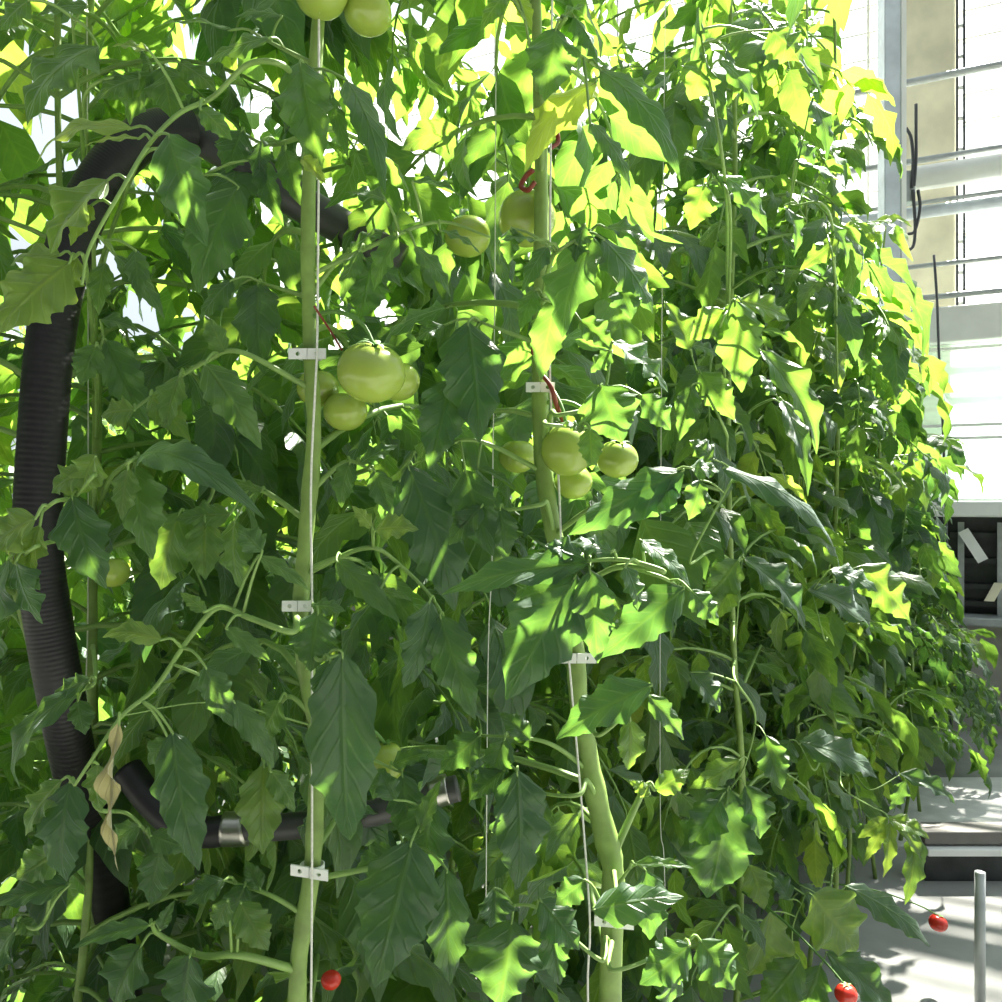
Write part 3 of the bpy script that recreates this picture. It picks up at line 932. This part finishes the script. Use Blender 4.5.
# tall glazing above
for i, (a0, a1) in enumerate(((SL, -1.2), (-1.2, 1.1), (1.1, SR))):
    b = MB(); wbox(b, a0, a1, 2.95, 6.4, -.60, -.59)
    w = struct('window_%d' % (i + 4), b, GLASS)
    b = MB()
    for z in np.arange(2.98, 6.4, .21):
        wbox(b, a0, a1, z, z + .012, -.62, -.57)
    b.build('glazing_bar', WHITE, w, smooth=False)
    b = MB()
    for s in np.arange(a0, a1, .62):
        wbox(b, s, s + .02, 2.95, 6.4, -.64, -.56)
    b.build('window_frame', WHITE, w, smooth=False)
b = MB(); wbox(b, w_s(900), w_s(956), 0, 6.5, -.52, -.26); struct('column', b, CONC, bevel=.015)

# pipes in front of the column
for (y0, r, m, lab, off) in ((80, .026, DULL, 'grey horizontal pipe, highest across the concrete column', .12),
                             (160, .022, DULL, 'grey horizontal pipe just above the white tube', .12),
                             (213, .045, STEEL, 'broad pale pipe below the white tube', .14),
                             (206, .014, DULL, 'thin rail on top of the broad pale pipe', .2),
                             (266, .017, DULL, 'thin grey pipe two thirds down the concrete column', .12),
                             (298, .02, DULL, 'thin grey pipe lowest across the concrete column', .12)):
    b = MB(); z = w_z(y0, 960)
    wpipe(b, -5, SR, z, z, off, r)
    tag(b.build('wall_pipe', m), lab, 'pipe', 'pipes across the end wall')
b = MB(); z = w_z(180, 960); wpipe(b, w_s(914), SR, z, z, .16, .085)
tag(b.build('white_tube', WHITE), 'thick white tube running from the concrete column to the right edge', 'tube')
# upright cable tray right of the column
t = empty('cable_tray', W0 + WX * w_s(957) + WN * -.1, 'dark perforated upright strip on the right edge of the concrete column', 'cable tray')
b = MB()
for s in (0, .045):
    wbox(b, w_s(956) + s, w_s(956) + s + .016, 2.95, 6.4, -.18, -.14)
b.build('rail', CABLE, t, smooth=False)
for z in np.arange(3.0, 6.4, .22):
    b = MB()
    wbox(b, w_s(956), w_s(956) + .06, z, z + .02, -.17, -.15)
    b.build('rung', WHITE, t, smooth=False)

# galvanised post
t = empty('steel_post', (*P(889, 100, 5.0)[:2], 0), 'pale galvanised steel post standing before the concrete column', 'post')
b = MB(); c = P(889, 100, 5.0)
b.box((c[0] - .047, c[1] - .05, 0), (.094, 0, 0), (0, .1, 0), (0, 0, 5.4)); b.build('shaft', STEEL, t, smooth=False, bevel=.006)
b = MB(); b.box((c[0] + .047, c[1] - .055, 0), (.028, 0, 0), (0, .11, 0), (0, 0, 5.4)); b.build('flange', WHITE, t, smooth=False)
b = MB(); b.box((c[0] - .1, c[1] - .1, 0), (.22, 0, 0), (0, .22, 0), (0, 0, .012)); b.build('base_plate', STEEL, t, smooth=False)
b = MB(); q = P(905, 190, 5.02)
b.box((q[0] - .045, q[1] - .04, q[2] - .08), (.09, 0, 0), (0, .08, 0), (0, 0, .18)); tag(b.build('junction_box', DULL, smooth=False, bevel=.008), 'small grey junction box beside the pale steel post', 'box')
for pix, lab in (([(906, 128), (911, 138), (913, 160), (912, 188)], 'dark cable curving down to the small grey junction box'),
                 ([(916, 104), (916, 130), (916, 160), (914, 186)], 'straight dark cable above the small grey junction box'),
                 ([(901, 196), (903, 210), (901, 222), (900, 228)], 'short dark cable hanging nearest the pale steel post'),
                 ([(913, 190), (914, 205), (915, 222), (915, 235), (912, 248), (900, 253)], 'dark cable looping under the small grey junction box'),
                 ([(918, 190), (920, 205), (918, 220), (914, 232), (908, 234)], 'dark cable bowing out right of the small grey junction box')):
    b = MB(); b.tube(smooth_path([P(x, y, 4.97) for x, y in pix], 24), .009, 0, 6)
    tag(b.build('cable', CABLE), lab, 'cable', 'cables by the steel post')
b = MB(); b.tube(smooth_path([P(x, y, 5.3) for x, y in ((934, 255), (937, 300), (938, 330), (940, 380), (943, 430), (946, 520), (948, 600), (950, 700), (952, 766))], 24), .008, 0, 6)
tag(b.build('cable', CABLE), 'long thin cable hanging down the middle of the end wall', 'cable', 'cables by the steel post')

# things in the dark recess
t = empty('metal_rack', W0 + WX * w_s(1000) + WN * -.1 + UP * .8, 'dark metal rack of bars in the recess under the white sill', 'rack')
b = MB()
for z in (.86, .98, 1.16, 1.34):
    wbox(b, w_s(950), SR, z, z + .035, -.17, -.12)
b.build('rail', DARK, t, smooth=False)
b = MB()
for px in (958, 998, 1050):
    wbox(b, w_s(px), w_s(px) + .04, .80, 1.45, -.13, -.08)
b.build('upright', DULL, t, smooth=False)
b = MB()
p1, p2 = W0 + WX * w_s(968) + UP * w_z(528) + WN * .0, W0 + WX * w_s(988) + UP * w_z(558) + WN * .02
dv = nz(p2 - p1); sv = nz(np.cross(dv, WN))
b.box(p1, dv * np.linalg.norm(p2 - p1), sv * .07, WN * .02)
tag(b.build('slanting_board', WHITE, smooth=False), 'short pale board slanting across the dark recess', 'board')
b = MB()
p1, p2 = W0 + WX * w_s(984) + UP * w_z(600) + WN * .02, W0 + WX * w_s(994) + UP * w_z(582) + WN * .0
b.box(p1, p2 - p1, WX * .06, WN * .04)
tag(b.build('offcut_board', CONC, smooth=False), 'small tan offcut standing on the grey ledge', 'board')

# floor and low beam across the aisle
b = MB(); b.box((-9, -3, -.2), (24, 0, 0), (0, 12, 0), (0, 0, .2)); struct('floor', b, FLOOR)
b = MB(); b.box((-30, 9, -.25), (80, 0, 0), (0, 60, 0), (0, 0, .2)); struct('ground_outside', b, SOIL)
b = MB(); b.box((1.2, 4.0, 0), (3.2, 0, 0), (0, 1.0, 0), (0, 0, .012)); struct('floor_sunlit_patch', b, SUNLIT_PALE)  # thin pale slab added to paint the sunlit stretch of floor
t = empty('low_gutter', (2.4, 3.66, 0), 'low grey gutter crossing the aisle floor in front of the end wall', 'gutter')
gz = lambda y, d: H - (y - CY) / F * d
dg = 3.66
x0, x1 = P(925, 850, dg)[0], 3.6
b = MB(); b.box((x0, dg, gz(845, dg)), (x1 - x0, 0, 0), (0, .12, 0), (0, 0, gz(832, dg) - gz(845, dg))); b.build('top_rail', RAIL, t, smooth=False, bevel=.006)
b = MB(); b.box((x0, dg - .03, gz(854, dg)), (x1 - x0, 0, 0), (0, .1, 0), (0, 0, .03)); b.build('lip', WHITE, t, smooth=False, bevel=.004)
b = MB(); b.box((x0, dg, 0), (x1 - x0, 0, 0), (0, .1, 0), (0, 0, gz(856, dg))); b.build('front_board', DARK, t, smooth=False, bevel=.004)
b = MB(); c = P(980, 1000, 2.75)
b.tube([(c[0], c[1], 0), (c[0], c[1], .2), (c[0], c[1], gz(872, 2.75))], .016, 0, 16)
tag(b.build('stake', DULL), 'short blue-grey steel stake standing in the aisle by the red tomato', 'stake')

# ------------------------------------------------------------------ light
SKY = (.0, 2.2)
w = bpy.data.worlds.new('sky')
bpy.context.scene.world = w
w.use_nodes = True
bg = w.node_tree.nodes['Background']
bg.inputs['Color'].default_value = (.84, .94, 1.0, 1)
sl = bpy.data.lights.new('sun', 'SUN')
sl.energy = 36.0
sl.angle = math.radians(.9)
sl.color = (1., .96, .86)
so = bpy.data.objects.new('sun', sl)
C.objects.link(so)
az, el = math.radians(34.5), math.radians(50)
sv = np.array([math.sin(az) * math.cos(el), math.cos(az) * math.cos(el), math.sin(el)])
from mathutils import Vector
so.rotation_euler = Vector(sv).to_track_quat('Z', 'Y').to_euler()
so.location = (4, 8, 9)
# hazy sky: brightest around the sun, dimmer away from it
wn, wl = w.node_tree.nodes, w.node_tree.links
tc = wn.new('ShaderNodeTexCoord')
dt = wn.new('ShaderNodeVectorMath')
dt.operation = 'DOT_PRODUCT'
dt.inputs[1].default_value = [float(a) for a in sv]
wl.new(tc.outputs['Generated'], dt.inputs[0])
mr = wn.new('ShaderNodeMapRange')
mr.inputs['From Min'].default_value = -1
mr.inputs['From Max'].default_value = 1
wl.new(dt.outputs['Value'], mr.inputs['Value'])
pw = wn.new('ShaderNodeMath')
pw.operation = 'POWER'
pw.inputs[1].default_value = 2.3
wl.new(mr.outputs['Result'], pw.inputs[0])
ma = wn.new('ShaderNodeMath')
ma.operation = 'MULTIPLY_ADD'
ma.inputs[1].default_value = SKY[1]
ma.inputs[2].default_value = SKY[0]
wl.new(pw.outputs[0], ma.inputs[0])
wl.new(ma.outputs[0], bg.inputs['Strength'])

cam = bpy.data.cameras.new('camera')
cam.sensor_width = 36
cam.lens = 36 * F / 1002
cam.clip_start = .05
co = bpy.data.objects.new('camera', cam)
C.objects.link(co)
co.location = (0, 0, H)
co.rotation_euler = (math.radians(90), 0, 0)
sc = bpy.context.scene
sc.camera = co
sc.view_settings.view_transform = 'Standard'
sc.view_settings.look = 'None'
sc.view_settings.exposure = -0.1
sc.view_settings.gamma = 1
